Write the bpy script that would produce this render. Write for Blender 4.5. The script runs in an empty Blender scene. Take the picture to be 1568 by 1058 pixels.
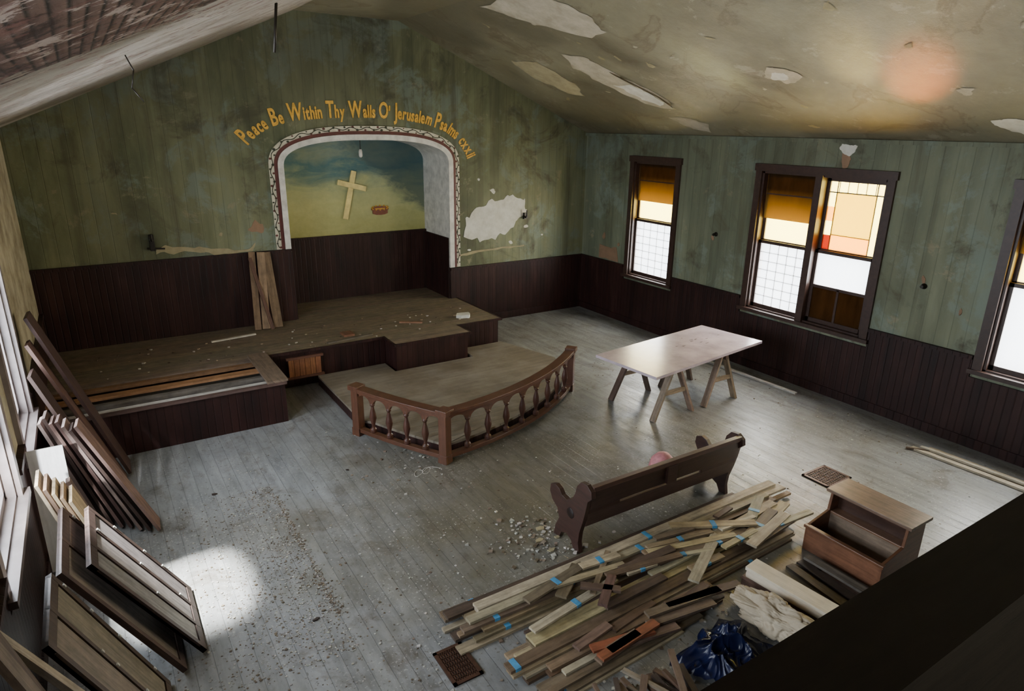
import bpy, bmesh, math, random
from mathutils import Vector, Matrix, Euler, noise
random.seed(7)
D = bpy.data
SC = bpy.context.scene

# ------------------------------------------------------------------ nodes
def newmat(name):
    m = D.materials.new(name); m.use_nodes = True
    nt = m.node_tree; nt.nodes.clear()
    out = nt.nodes.new('ShaderNodeOutputMaterial')
    return m, nt, out
def N(nt, typ, props=None, **ins):
    n = nt.nodes.new(typ)
    if props:
        for k, v in props.items(): setattr(n, k, v)
    for k, v in ins.items():
        key = k.replace('_', ' ')
        s = n.inputs[int(k[1:])] if (k[0] == 'i' and k[1:].isdigit()) else n.inputs[key]
        if isinstance(v, bpy.types.NodeSocket): nt.links.new(v, s)
        else: s.default_value = v
    return n
def rgba(c): return (c[0], c[1], c[2], 1.0)
def math_(nt, op, a, b=0.0, c=0.0):
    return N(nt, 'ShaderNodeMath', {'operation': op}, i0=a, i1=b, i2=c).outputs[0]
def ramp(nt, fac, stops):
    r = nt.nodes.new('ShaderNodeValToRGB'); nt.links.new(fac, r.inputs[0])
    e = r.color_ramp.elements
    while len(e) < len(stops): e.new(0.5)
    for i, (p, c) in enumerate(stops):
        e[i].position = p
        e[i].color = rgba(c) if not isinstance(c, (int, float)) else (c, c, c, 1)
    return r.outputs[0]
def mixc(nt, fac, a, b, mode='MIX'):
    n = nt.nodes.new('ShaderNodeMix'); n.data_type = 'RGBA'; n.blend_type = mode
    for s, v in ((n.inputs[0], fac), (n.inputs[6], a), (n.inputs[7], b)):
        if isinstance(v, bpy.types.NodeSocket): nt.links.new(v, s)
        else: s.default_value = v if isinstance(v, (int, float)) else rgba(v)
    return n.outputs[2]
def coords(nt, scale=(1, 1, 1), uv=False):
    tc = nt.nodes.new('ShaderNodeTexCoord')
    mp = nt.nodes.new('ShaderNodeMapping'); mp.inputs['Scale'].default_value = scale
    nt.links.new(tc.outputs['UV' if uv else 'Object'], mp.inputs[0])
    return mp.outputs[0]
def noise_(nt, vec, scale, detail=5, rough=.6, dist=0.0):
    return N(nt, 'ShaderNodeTexNoise', Vector=vec, Scale=scale, Detail=detail, Roughness=rough, Distortion=dist).outputs['Fac']
def finish(nt, out, col, rough=.7, bump=None, bstr=.3, bdist=.01, spec=.5, metal=0.0):
    p = N(nt, 'ShaderNodeBsdfPrincipled')
    if isinstance(col, bpy.types.NodeSocket): nt.links.new(col, p.inputs['Base Color'])
    else: p.inputs['Base Color'].default_value = rgba(col)
    if isinstance(rough, bpy.types.NodeSocket): nt.links.new(rough, p.inputs['Roughness'])
    else: p.inputs['Roughness'].default_value = rough
    p.inputs['Specular IOR Level'].default_value = spec
    p.inputs['Metallic'].default_value = metal
    if bump is not None:
        b = N(nt, 'ShaderNodeBump', Strength=bstr, Distance=bdist, Height=bump)
        nt.links.new(b.outputs[0], p.inputs['Normal'])
    nt.links.new(p.outputs[0], out.inputs[0])

def groove(nt, spacing, sharp=.04, axis='xy'):
    tc = nt.nodes.new('ShaderNodeTexCoord')
    sx = nt.nodes.new('ShaderNodeSeparateXYZ'); nt.links.new(tc.outputs['Object'], sx.inputs[0])
    if axis == 'xy': s = math_(nt, 'ADD', sx.outputs[0], sx.outputs[1])
    elif axis == 'x': s = sx.outputs[0]
    else: s = sx.outputs[1]
    s = math_(nt, 'ADD', s, 50.0)
    q = math_(nt, 'DIVIDE', s, spacing)
    fr = math_(nt, 'FRACT', q)
    ab = math_(nt, 'ABSOLUTE', math_(nt, 'SUBTRACT', fr, .5))
    g = ramp(nt, ab, [(.5 - sharp * 1.6, 1.0), (.5 - sharp * .3, 0.0)])
    idx = math_(nt, 'FLOOR', q)
    wn = N(nt, 'ShaderNodeTexWhiteNoise', {'noise_dimensions': '1D'}, W=idx).outputs[0]
    return g, wn, sx

def m_greenwall(name='green_wall_paint', cool=0.0, k=1.0):
    m, nt, out = newmat(name)
    g, wn, sx = groove(nt, .16, .03)
    v = coords(nt, (1, 1, .45)); v2 = coords(nt)
    n1 = noise_(nt, v, .9, 6, .62, .5)
    K = lambda *c: tuple(x * k for x in c)
    c = ramp(nt, n1, [(.28, K(.058, .070, .038)), (.43, K(.125, .140, .076)), (.55, (K(.205, .215, .120))), (.66, K(.20, .235, .165)), (.8, K(.19, .245, .225))])
    c = mixc(nt, cool, c, K(.175, .20, .165))
    n2 = noise_(nt, coords(nt, (1, 1, .10)), 6, 4, .6)
    c = mixc(nt, .7, c, ramp(nt, n2, [(.3, .6), (.7, 1.2)]), 'MULTIPLY')
    n3 = noise_(nt, v2, 3.2, 9, .75, .3)
    c = mixc(nt, ramp(nt, n3, [(.59, 0.0), (.65, .55)]), c, K(.31, .27, .17))
    n7 = noise_(nt, v2, 1.5, 9, .72, .4)
    c = mixc(nt, ramp(nt, n7, [(.53, 0.0), (.60, .55)]), c, K(.205, .26, .225))
    c = mixc(nt, ramp(nt, noise_(nt, v2, 1.1, 8, .7, .8), [(.34, .8), (.46, 0.0)]), c, K(.062, .055, .034))
    # vertical water runs
    n10 = noise_(nt, coords(nt, (1, 1, .06)), 2.6, 5, .65, .2)
    c = mixc(nt, ramp(nt, n10, [(.56, 0.0), (.66, .6)]), c, K(.075, .075, .045))
    c = mixc(nt, ramp(nt, noise_(nt, v2, .45, 3, .5), [(.4, 0.0), (.7, .5)]), c, K(.09, .09, .05))
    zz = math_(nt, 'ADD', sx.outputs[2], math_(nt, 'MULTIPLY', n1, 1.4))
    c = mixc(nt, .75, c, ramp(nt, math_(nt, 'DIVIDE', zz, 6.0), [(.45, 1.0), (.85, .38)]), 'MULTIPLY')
    c = mixc(nt, .35, c, ramp(nt, wn, [(0, .8), (1, 1.12)]), 'MULTIPLY')
    c = mixc(nt, .2, c, g, 'MULTIPLY')
    bm_ = math_(nt, 'ADD', math_(nt, 'MULTIPLY', g, .5), n3)
    finish(nt, out, c, .6, bm_, .4, .008, .3)
    return m
def m_wainscot():
    m, nt, out = newmat('maroon_beadboard')
    g, wn, sx = groove(nt, .085, .07)
    n = noise_(nt, coords(nt, (1, 1, .2)), 6, 6, .65)
    c = ramp(nt, n, [(.3, (.013, .0062, .0055)), (.55, (.032, .0115, .0095)), (.8, (.060, .026, .021))])
    c = mixc(nt, .5, c, ramp(nt, wn, [(0, .7), (1, 1.2)]), 'MULTIPLY')
    c = mixc(nt, .4, c, g, 'MULTIPLY')
    finish(nt, out, c, .5, g, .4, .006, .3)
    return m
def m_floor():
    m, nt, out = newmat('grey_painted_floorboards')
    g, wn, sx = groove(nt, .125, .018, 'x')
    v = coords(nt)
    n1 = noise_(nt, v, .5, 4, .55, .3)
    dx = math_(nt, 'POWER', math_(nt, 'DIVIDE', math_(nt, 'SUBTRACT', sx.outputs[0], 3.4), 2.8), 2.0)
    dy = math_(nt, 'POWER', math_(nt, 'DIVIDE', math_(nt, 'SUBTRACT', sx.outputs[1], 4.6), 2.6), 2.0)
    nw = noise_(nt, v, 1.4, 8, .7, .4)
    wear_reflection_dist = math_(nt, 'MULTIPLY', math_(nt, 'ADD', math_(nt, 'ADD', dx, dy), math_(nt, 'MULTIPLY', nw, 2.0)), .5)
    wear_reflection = ramp(nt, wear_reflection_dist, [(.45, 1.0), (.98, 0.0)])
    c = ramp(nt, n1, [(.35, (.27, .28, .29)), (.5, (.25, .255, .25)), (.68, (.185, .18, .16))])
    c = mixc(nt, math_(nt, 'MULTIPLY', wear_reflection, .92), c, (.125, .112, .074))  # brown dirt wear plus an olive reflection painted into the floor colour
    nd = noise_(nt, v, 2.3, 9, .75, .6)
    c = mixc(nt, ramp(nt, nd, [(.52, 0.0), (.64, .65)]), c, (.105, .086, .062))
    n2 = noise_(nt, coords(nt, (2.2, .45, 1)), 4, 7, .7, .3)
    c = mixc(nt, .8, c, ramp(nt, n2, [(.3, .55), (.65, 1.15)]), 'MULTIPLY')
    c = mixc(nt, .45, c, ramp(nt, wn, [(0, .82), (1, 1.12)]), 'MULTIPLY')
    n4 = noise_(nt, v, 38, 3, .6)
    n5 = noise_(nt, v, 1.3, 2, .5)
    sp = math_(nt, 'MULTIPLY', ramp(nt, n4, [(.60, 0.0), (.65, 1.0)]), ramp(nt, n5, [(.40, 0.0), (.6, .75)]))
    c = mixc(nt, sp, c, (.42, .41, .38))
    n6 = noise_(nt, v, 26, 3, .6)
    c = mixc(nt, ramp(nt, n6, [(.62, 0.0), (.67, .65)]), c, (.07, .055, .04))
    c = mixc(nt, .6, c, ramp(nt, g, [(0, .3), (1, 1.0)]), 'MULTIPLY')
    r = ramp(nt, n2, [(.3, .50), (.7, .30)])
    finish(nt, out, c, r, math_(nt, 'ADD', g, math_(nt, 'MULTIPLY', n2, .8)), .3, .006, .5)
    return m
def m_ceiling(name, cols, lath=False):
    m, nt, out = newmat(name)
    v = coords(nt)
    n1 = noise_(nt, v, .7, 5, .6, .5)
    c = ramp(nt, n1, cols)
    n2 = noise_(nt, v, 5, 8, .75)
    c = mixc(nt, .45, c, ramp(nt, n2, [(.3, .68), (.7, 1.15)]), 'MULTIPLY')
    n3 = noise_(nt, v, 1.9, 9, .76, .3)
    c = mixc(nt, ramp(nt, n3, [(.58, 0.0), (.60, .5)]), c, (.38, .34, .25))
    n8 = noise_(nt, v, .33, 3, .5, .8)
    c = mixc(nt, ramp(nt, n8, [(.43, 0.0), (.60, .65)]), c, (.080, .068, .038))
    # brown tide-line stains
    n11 = noise_(nt, v, .9, 6, .6, .8)
    c = mixc(nt, ramp(nt, n11, [(.54, 0.0), (.57, .5), (.60, .1)]), c, (.10, .065, .03))
    h = n2
    if lath:
        tc = nt.nodes.new('ShaderNodeTexCoord'); sx = nt.nodes.new('ShaderNodeSeparateXYZ')
        nt.links.new(tc.outputs['Object'], sx.inputs[0])
        n4 = noise_(nt, v, 1.6, 9, .75, .6)
        yy = math_(nt, 'ADD', sx.outputs[1], math_(nt, 'MULTIPLY', n4, 6.0))
        mk = ramp(nt, math_(nt, 'DIVIDE', yy, 12.0), [(.54, 1.0), (.55, 0.0)])
        fr = math_(nt, 'FRACT', math_(nt, 'MULTIPLY', math_(nt, 'ADD', sx.outputs[0], 5.0), 24.0))
        lc = ramp(nt, fr, [(.0, (.012, .008, .006)), (.2, (.09, .05, .038)), (.8, (.13, .075, .055)), (.95, (.012, .008, .006))])
        np = noise_(nt, v, 4.5, 9, .75, .5)
        lc = mixc(nt, ramp(nt, np, [(.56, 0.0), (.58, 1.0)]), lc, (.34, .27, .23))
        lc = mixc(nt, ramp(nt, np, [(.42, .9), (.46, 0.0)]), lc, (.025, .010, .008))
        c = mixc(nt, mk, c, lc)
        n9 = noise_(nt, v, 6, 9, .78, .4)
        c = mixc(nt, ramp(nt, n9, [(.55, 0.0), (.58, .8)]), c, (.14, .06, .048))
        h = math_(nt, 'ADD', n2, math_(nt, 'MULTIPLY', n9, 1.5))
    finish(nt, out, c, .48, h, .5, .02, .45)
    return m
def m_plaster(name, c1, c2, sc=6, rough=.85):
    m, nt, out = newmat(name)
    n = noise_(nt, coords(nt), sc, 8, .7)
    finish(nt, out, ramp(nt, n, [(.3, c2), (.6, c1)]), rough, n, .5, .01, .2)
    return m
def m_tint(name, rough=.6, grain=1.0, spec=.4, bstr=.3):
    m, nt, out = newmat(name)
    at = nt.nodes.new('ShaderNodeAttribute'); at.attribute_name = 'tint'
    n = noise_(nt, coords(nt, (1.2, 14, 14), uv=True), 2.2, 6, .65, .3)
    c = mixc(nt, grain, at.outputs['Color'], ramp(nt, n, [(.28, .5), (.5, .95), (.72, 1.3)]), 'MULTIPLY')
    n2 = noise_(nt, coords(nt), 9, 5, .7)
    c = mixc(nt, grain * .7, c, ramp(nt, n2, [(.3, .6), (.65, 1.15)]), 'MULTIPLY')
    finish(nt, out, c, rough, n, bstr, .004, spec)
    return m
def m_plain(name, c, rough=.5, metal=0.0, spec=.5, sc=20):
    m, nt, out = newmat(name)
    n = noise_(nt, coords(nt), sc, 4, .6)
    cc = ramp(nt, n, [(.3, tuple(x * .7 for x in c)), (.7, tuple(min(1, x * 1.15) for x in c))])
    finish(nt, out, cc, rough, n, .15, .004, spec, metal)
    return m
def m_glass(name, c, haze=.15):
    m, nt, out = newmat(name)
    t = N(nt, 'ShaderNodeBsdfTransparent', Color=rgba(c))
    tl = N(nt, 'ShaderNodeBsdfTranslucent', Color=rgba(c))
    gl = N(nt, 'ShaderNodeBsdfGlossy', Roughness=.1)
    m1 = N(nt, 'ShaderNodeMixShader', i0=haze); nt.links.new(t.outputs[0], m1.inputs[1]); nt.links.new(tl.outputs[0], m1.inputs[2])
    m2 = N(nt, 'ShaderNodeMixShader', i0=.04); nt.links.new(m1.outputs[0], m2.inputs[1]); nt.links.new(gl.outputs[0], m2.inputs[2])
    nt.links.new(m2.outputs[0], out.inputs[0])
    return m
def m_shade(name, c, z0=None, z1=None, cl=None):
    m, nt, out = newmat(name)
    n = noise_(nt, coords(nt, (1, 1, .3)), 10, 4, .6)
    cc = ramp(nt, n, [(.3, tuple(x * .6 for x in c)), (.7, c)])
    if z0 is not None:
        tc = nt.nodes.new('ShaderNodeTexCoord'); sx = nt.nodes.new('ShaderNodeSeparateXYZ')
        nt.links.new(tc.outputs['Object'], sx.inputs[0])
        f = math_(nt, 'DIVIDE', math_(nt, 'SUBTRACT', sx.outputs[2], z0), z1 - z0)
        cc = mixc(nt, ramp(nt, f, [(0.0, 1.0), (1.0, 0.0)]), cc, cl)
    t = N(nt, 'ShaderNodeBsdfTranslucent', Color=cc); d = N(nt, 'ShaderNodeBsdfDiffuse', Color=cc)
    m1 = N(nt, 'ShaderNodeMixShader', i0=.55); nt.links.new(t.outputs[0], m1.inputs[1]); nt.links.new(d.outputs[0], m1.inputs[2])
    nt.links.new(m1.outputs[0], out.inputs[0])
    return m
def m_mural():
    m, nt, out = newmat('mural_sky_paint')
    tc = nt.nodes.new('ShaderNodeTexCoord'); sx = nt.nodes.new('ShaderNodeSeparateXYZ')
    nt.links.new(tc.outputs['Object'], sx.inputs[0])
    n = noise_(nt, coords(nt, (.8, 1, 2.2)), 1.8, 6, .65, .6)
    z = math_(nt, 'ADD', sx.outputs[2], math_(nt, 'MULTIPLY', math_(nt, 'SUBTRACT', n, .5), .9))
    f = math_(nt, 'DIVIDE', math_(nt, 'SUBTRACT', z, 1.6), 1.7)
    c = ramp(nt, f, [(0, (.38, .37, .13)), (.3, (.49, .49, .22)), (.5, (.42, .44, .22)), (.62, (.24, .30, .20)), (.74, (.08, .17, .18)), (.88, (.22, .27, .20)), (1, (.12, .19, .20))])
    n2 = noise_(nt, coords(nt), 9, 6, .7)
    c = mixc(nt, .4, c, ramp(nt, n2, [(.3, .75), (.7, 1.15)]), 'MULTIPLY')
    c = mixc(nt, ramp(nt, math_(nt, 'ADD', math_(nt, 'MULTIPLY', math_(nt, 'SUBTRACT', sx.outputs[0], 3.9), .5), f), [(.85, 0.0), (1.2, .75)]), c, (.045, .085, .09))
    finish(nt, out, c, .6, n2, .15, .005, .3)
    return m

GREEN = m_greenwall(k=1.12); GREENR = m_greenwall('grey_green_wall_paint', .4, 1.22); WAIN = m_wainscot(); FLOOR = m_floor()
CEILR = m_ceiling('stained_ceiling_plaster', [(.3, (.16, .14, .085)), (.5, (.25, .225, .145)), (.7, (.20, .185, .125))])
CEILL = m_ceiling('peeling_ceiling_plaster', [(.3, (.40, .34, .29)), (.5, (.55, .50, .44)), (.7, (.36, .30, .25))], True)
WHITEP = m_plaster('bare_white_plaster', (.66, .65, .58), (.50, .48, .41))
PEEL = m_plaster('peeled_ceiling_patch', (.48, .43, .33), (.30, .26, .18), 3)
TANP = m_plaster('tan_plaster', (.38, .33, .20), (.26, .22, .13))
PINKP = m_plaster('salmon_patch', (.30, .19, .12), (.22, .14, .09))
LEFTW = m_plaster('old_left_wall_plaster', (.46, .41, .29), (.16, .13, .08), 2.5)
WOOD = m_tint('weathered_wood'); VARN = m_tint('varnished_wood', .36, .8, .5); PAINT = m_tint('painted_surface', .6, .35)
WHITE = m_plain('white_trim_paint', (.66, .64, .58), .5, sc=8)
MAROON = m_plain('maroon_trim_paint', (.10, .02, .018), .45)
CREAM = m_plain('cream_trim_paint', (.62, .58, .44), .5, sc=8)
VINE = m_plain('vine_dark_green', (.035, .04, .02), .5)
GOLD = m_plain('gold_letter_paint', (.72, .40, .05), .45)
YELL = m_plain('cross_cream_wood', (.88, .72, .28), .5, sc=6)
CROWN = m_plain('crown_brown_paint', (.22, .06, .03), .5)
DARKW = m_plain('dark_window_wood', (.045, .022, .015), .45)
SHEENW = m_plain('sheen_window_casing', (.24, .20, .19), .35, sc=6)  # dark casing; its window sheen is painted in as a paler colour
METAL = m_plain('dark_metal', (.03, .025, .02), .4, .6)
TARP = m_plain('navy_plastic_tarp', (.006, .010, .042), .27, 0, .4, 2)
CLOTHD = m_plain('dark_brown_cloth', (.035, .022, .016), .8)
CANVAS = m_plaster('canvas_cloth', (.50, .43, .32), (.36, .29, .20), 4, .9)
TAPE = m_plain('blue_tape', (.08, .28, .50), .5)
CLEAR = m_glass('frosted_window_glass', (.95, .97, 1.0), .1)
PALEY = m_glass('pale_yellow_glass', (1.0, .88, .42), .2)
AMBER = m_glass('amber_stained_glass', (.75, .42, .05), .3)
YGLASS = m_glass('yellow_stained_glass', (.62, .46, .045), .3)
RGLASS = m_glass('red_stained_glass', (.30, .06, .02), .3)
SHADE = m_shade('brown_window_shade', (.070, .040, .016), 2.20, 2.70, (.40, .28, .075))  # yellow glow at the lower edge is put into the shade colour
SHUT = m_shade('brown_shutter_panel', (.060, .034, .014))
MURAL = m_mural()
REGD = m_plain('register_dark', (.012, .008, .006), .6); REGI = m_plain('register_iron', (.09, .045, .03), .45, .4)

# ------------------------------------------------------------------ builder
class B:
    def __init__(s):
        s.bm = bmesh.new(); s.uv = s.bm.loops.layers.uv.new('UVMap')
        s.col = s.bm.loops.layers.float_color.new('tint'); s.mats = []
    def mi(s, m):
        if m not in s.mats: s.mats.append(m)
        return s.mats.index(m)
    def _f(s, vs, mat, tint=(1, 1, 1), uvs=None, smooth=False):
        try: f = s.bm.faces.new(vs)
        except ValueError: return None
        f.material_index = s.mi(mat); f.smooth = smooth
        for i, l in enumerate(f.loops):
            l[s.col] = (tint[0], tint[1], tint[2], 1)
            if uvs: l[s.uv].uv = uvs[i]
        return f
    def face(s, pts, mat, tint=(1, 1, 1)):
        vs = [s.bm.verts.new(p) for p in pts]
        return s._f(vs, mat, tint, [(p[0], p[1]) for p in pts])
    def obox(s, c, hx, hy, hz, mat, tint=(1, 1, 1)):
        c = Vector(c); off = random.random() * 20
        P = {}
        for i in (-1, 1):
            for j in (-1, 1):
                for k in (-1, 1):
                    P[i, j, k] = s.bm.verts.new(c + hx * i + hy * j + hz * k)
        lx, ly, lz = hx.length, hy.length, hz.length
        fs = [[(-1, -1, -1), (-1, 1, -1), (1, 1, -1), (1, -1, -1)], [(-1, -1, 1), (1, -1, 1), (1, 1, 1), (-1, 1, 1)],
              [(-1, -1, -1), (1, -1, -1), (1, -1, 1), (-1, -1, 1)], [(-1, 1, -1), (-1, 1, 1), (1, 1, 1), (1, 1, -1)],
              [(-1, -1, -1), (-1, -1, 1), (-1, 1, 1), (-1, 1, -1)], [(1, -1, -1), (1, 1, -1), (1, 1, 1), (1, -1, 1)]]
        for f in fs:
            s._f([P[k] for k in f], mat, tint, [(k[0] * lx + off, k[1] * ly + k[2] * lz + off) for k in f])
    def box(s, x0, x1, y0, y1, z0, z1, mat, tint=(1, 1, 1)):
        h = [Vector(((x1 - x0) / 2, 0, 0)), Vector((0, (y1 - y0) / 2, 0)), Vector((0, 0, (z1 - z0) / 2))]
        h.sort(key=lambda v: -v.length)
        s.obox(((x0 + x1) / 2, (y0 + y1) / 2, (z0 + z1) / 2), h[0], h[1], h[2], mat, tint)
    def board(s, p0, p1, w, t, mat, tint=(1, 1, 1), side=None):
        p0 = Vector(p0); p1 = Vector(p1); d = (p1 - p0)
        L = d.length; d.normalize()
        sd = Vector(side) if side else d.cross(Vector((0, 0, 1)))
        if sd.length < 1e-4: sd = Vector((1, 0, 0))
        sd = (sd - d * sd.dot(d)).normalized(); up = sd.cross(d)
        s.obox((p0 + p1) / 2, d * L / 2, sd * w / 2, up * t / 2, mat, tint)
    def lathe(s, base, prof, mat, tint=(1, 1, 1), seg=12, axis=Vector((0, 0, 1)), smooth=True):
        base = Vector(base); q = Vector((0, 0, 1)).rotation_difference(Vector(axis).normalized())
        rings = []
        for r, z in prof:
            rings.append([s.bm.verts.new(base + q @ Vector((r * math.cos(a * 2 * math.pi / seg), r * math.sin(a * 2 * math.pi / seg), z))) for a in range(seg)])
        for i in range(len(rings) - 1):
            for a in range(seg):
                b = (a + 1) % seg
                s._f([rings[i][a], rings[i][b], rings[i + 1][b], rings[i + 1][a]], mat, tint,
                     [(prof[i][1], a / seg * .3), (prof[i][1], (a + 1) / seg * .3), (prof[i + 1][1], (a + 1) / seg * .3), (prof[i + 1][1], a / seg * .3)], smooth)
        s._f(list(reversed(rings[0])), mat, tint); s._f(rings[-1], mat, tint)
    def cyl(s, p0, p1, r, mat, tint=(1, 1, 1), seg=10, r1=None):
        d = Vector(p1) - Vector(p0)
        s.lathe(p0, [(r, 0), (r if r1 is None else r1, d.length)], mat, tint, seg, d)
    def prism(s, pts, axis, a0, a1, mat, tint=(1, 1, 1)):
        def P(p, a):
            return {'x': (a, p[0], p[1]), 'y': (p[0], a, p[1]), 'z': (p[0], p[1], a)}[axis]
        A = [s.bm.verts.new(P(p, a0)) for p in pts]; C = [s.bm.verts.new(P(p, a1)) for p in pts]
        s._f(list(reversed(A)), mat, tint, [(p[0], p[1]) for p in reversed(pts)]); s._f(C, mat, tint, [(p[0], p[1]) for p in pts])
        n = len(pts)
        for i in range(n):
            j = (i + 1) % n
            s._f([A[i], A[j], C[j], C[i]], mat, tint, [(0, 0), (.1, 0), (.1, .1), (0, .1)])
    def tube(s, pts, r, mat, tint=(1, 1, 1), seg=6):
        for i in range(len(pts) - 1): s.cyl(pts[i], pts[i + 1], r, mat, tint, seg)
    def obj(s, name, bevel=0, fix=True):
        if fix: bmesh.ops.recalc_face_normals(s.bm, faces=s.bm.faces)
        me = D.meshes.new(name); s.bm.to_mesh(me); s.bm.free()
        for m in s.mats: me.materials.append(m)
        o = D.objects.new(name, me); SC.collection.objects.link(o)
        if bevel:
            b = o.modifiers.new('bevel', 'BEVEL'); b.width = bevel; b.segments = 2; b.limit_method = 'ANGLE'
        return o

def jit(c, a=.15):
    k = 1 + random.uniform(-a, a)
    return tuple(max(0, x * k * (1 + random.uniform(-.05, .05))) for x in c)

# ------------------------------------------------------------------ room
XL, XR, YB, YF = -.75, 8.3, 10.4, -3.2
EAVE, TOPZ, XA, XB = 3.4, 5.02, 2.9, 4.5
def ceilz(x):
    if x < XA: return EAVE + (x - XL) * (TOPZ - EAVE) / (XA - XL)
    if x > XB: return EAVE + (XR - x) * (TOPZ - EAVE) / (XR - XB)
    return TOPZ

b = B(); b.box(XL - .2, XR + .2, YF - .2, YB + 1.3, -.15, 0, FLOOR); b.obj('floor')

RW = [(8.0, 9.0, .93, 2.94), (4.5, 6.32, .93, 2.94), (1.9, 3.05, .93, 2.94)]
LW = [(6.1, 7.1, .93, 2.94), (4.2, 5.4, .93, 2.94), (.9, 2.1, .93, 2.94)]
def side_wall(name, xa, xb, holes, mat):
    b = B(); hs = sorted(holes); y = YF
    for (a, c, z0, z1) in hs:
        b.box(xa, xb, y, a, 0, EAVE + .02, mat); b.box(xa, xb, a, c, 0, z0, mat); b.box(xa, xb, a, c, z1, EAVE + .02, mat); y = c
    b.box(xa, xb, y, YB + .2, 0, EAVE + .02, mat)
    return b.obj(name)
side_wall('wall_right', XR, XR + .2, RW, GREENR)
side_wall('wall_left', XL - .2, XL, LW, LEFTW)

NX0, NX1, NY = 2.56, 5.32, 11.4
NC, NA, NS, NB = (NX0 + NX1) / 2, (NX1 - NX0) / 2, 2.88, .40
def archz(x, off=0):
    u = abs(x - NC) / (NA + off)
    if u >= 1: return NS
    return NS + (NB + off) * (1 - u ** 2.6) ** (1 / 2.6)
def archpts(off, zl, zr, n=48):
    P = [(NC - NA - off, zl), (NC - NA - off, NS - .4)]
    for i in range(n + 1):
        t = math.pi - math.pi * i / n
        cx, sx = math.cos(t), math.sin(t)
        P.append((NC + (NA + off) * math.copysign(abs(cx) ** (2 / 2.6), cx), NS + (NB + off) * abs(sx) ** (2 / 2.6)))
    P += [(NC + NA + off, NS - .4), (NC + NA + off, zr)]
    return P
b = B()
xs = sorted(set([XL, NX0, NX1, XR, XA, XB] + [XL + i * (XR - XL) / 24 for i in range(25)] + [p[0] for p in archpts(0, 0, 0)]))
for i in range(len(xs) - 1):
    x0, x1 = xs[i], xs[i + 1]
    if x1 - x0 < 1e-6: continue
    mid = (x0 + x1) / 2; inn = NX0 < mid < NX1
    z0, z1 = (archz(x0), archz(x1)) if inn else (0, 0)
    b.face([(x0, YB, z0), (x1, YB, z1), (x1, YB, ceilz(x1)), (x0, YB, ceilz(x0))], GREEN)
b.obj('wall_back', fix=False)
b = B(); b.box(XL, XR, YF - .2, YF, 0, 5.1, GREEN); b.obj('wall_front')
b = B(); b.prism([(XL - .2, EAVE - .09), (XL, EAVE), (XA, TOPZ), (XA, TOPZ + .12), (XL - .2, EAVE + .1)], 'y', YF - .2, YB + .02, CEILL); b.obj('ceiling_left')
b = B()
b.prism([(XA, TOPZ), (XB, TOPZ), (XB, TOPZ + .12), (XA, TOPZ + .12)], 'y', YF - .2, YB + .02, CEILR)
b.prism([(XB, TOPZ), (XR, EAVE), (XR + .2, EAVE - .09), (XR + .2, EAVE + .1), (XB, TOPZ + .12)], 'y', YF - .2, YB + .02, CEILR)
b.obj('ceiling')

b = B()
A0 = archpts(0, .5, .5)
for i in range(len(A0) - 1):
    p, q = A0[i], A0[i + 1]
    b.face([(p[0], YB, p[1]), (q[0], YB, q[1]), (q[0], NY, q[1]), (p[0], NY, p[1])], WHITE)
b.obj('wall_niche_reveal')
b = B(); b.box(NX0 - .3, NX1 + .3, NY, NY + .1, 0, 3.6, MURAL); b.obj('wall_niche')
b = B()
b.box(NX0, NX1, NY - .03, NY, .53, 1.62, WAIN); b.box(NX0, NX1, NY - .06, NY, 1.62, 1.66, WAIN)
b.box(NX0, NX0 + .03, YB, NY, .53, 1.62, WAIN); b.box(NX1 - .03, NX1, YB, NY, .53, 1.62, WAIN)
b.obj('trim_niche_wainscot')
def band(o0, o1, zl, zr, y0, y1, mat, b):
    P, Q = archpts(o0, zl, zr), archpts(o1, zl, zr)
    for i in range(len(P) - 1):
        a, c, d, e = P[i], P[i + 1], Q[i + 1], Q[i]
        b.face([(a[0], y0, a[1]), (c[0], y0, c[1]), (d[0], y0, d[1]), (e[0], y0, e[1])], mat)
        b.face([(e[0], y0, e[1]), (d[0], y0, d[1]), (d[0], y1, d[1]), (e[0], y1, e[1])], mat)
        b.face([(a[0], y0, a[1]), (c[0], y0, c[1]), (c[0], y1, c[1]), (a[0], y1, a[1])], mat)
b = B()
band(-.01, .075, 1.67, 1.10, YB - .05, YB, WHITE, b)
band(.075, .125, 1.67, 1.10, YB - .035, YB, MAROON, b)
band(.125, .20, 1.67, 1.10, YB - .025, YB, CREAM, b)
vp = archpts(.162, 1.70, 1.14, 90)
L = 0; path = []
for i in range(len(vp) - 1):
    a = Vector(vp[i]); c = Vector(vp[i + 1]); n = max(1, int((c - a).length / .02))
    for k in range(n):
        p = a.lerp(c, k / n); t = (c - a).normalized(); path.append((p, Vector((-t.y, t.x)), L + (c - a).length * k / n))
    L += (c - a).length
pts = [(p.x + nn.x * .02 * math.sin(l * 24), YB - .029, p.y + nn.y * .02 * math.sin(l * 24)) for p, nn, l in path]
b.tube(pts, .006, VINE, seg=4)
for k, (p, nn, l) in enumerate(path[::3]):
    s = 1 if k % 2 else -1; c = p + nn * s * .022; r = random.uniform(.014, .026)
    b.face([(c.x + r * math.cos(a), YB - .031, c.y + r * math.sin(a) * .8) for a in [j * 1.2566 + k for j in range(5)]], VINE if k % 3 else MAROON)
b.obj('trim_niche_arch')

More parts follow.
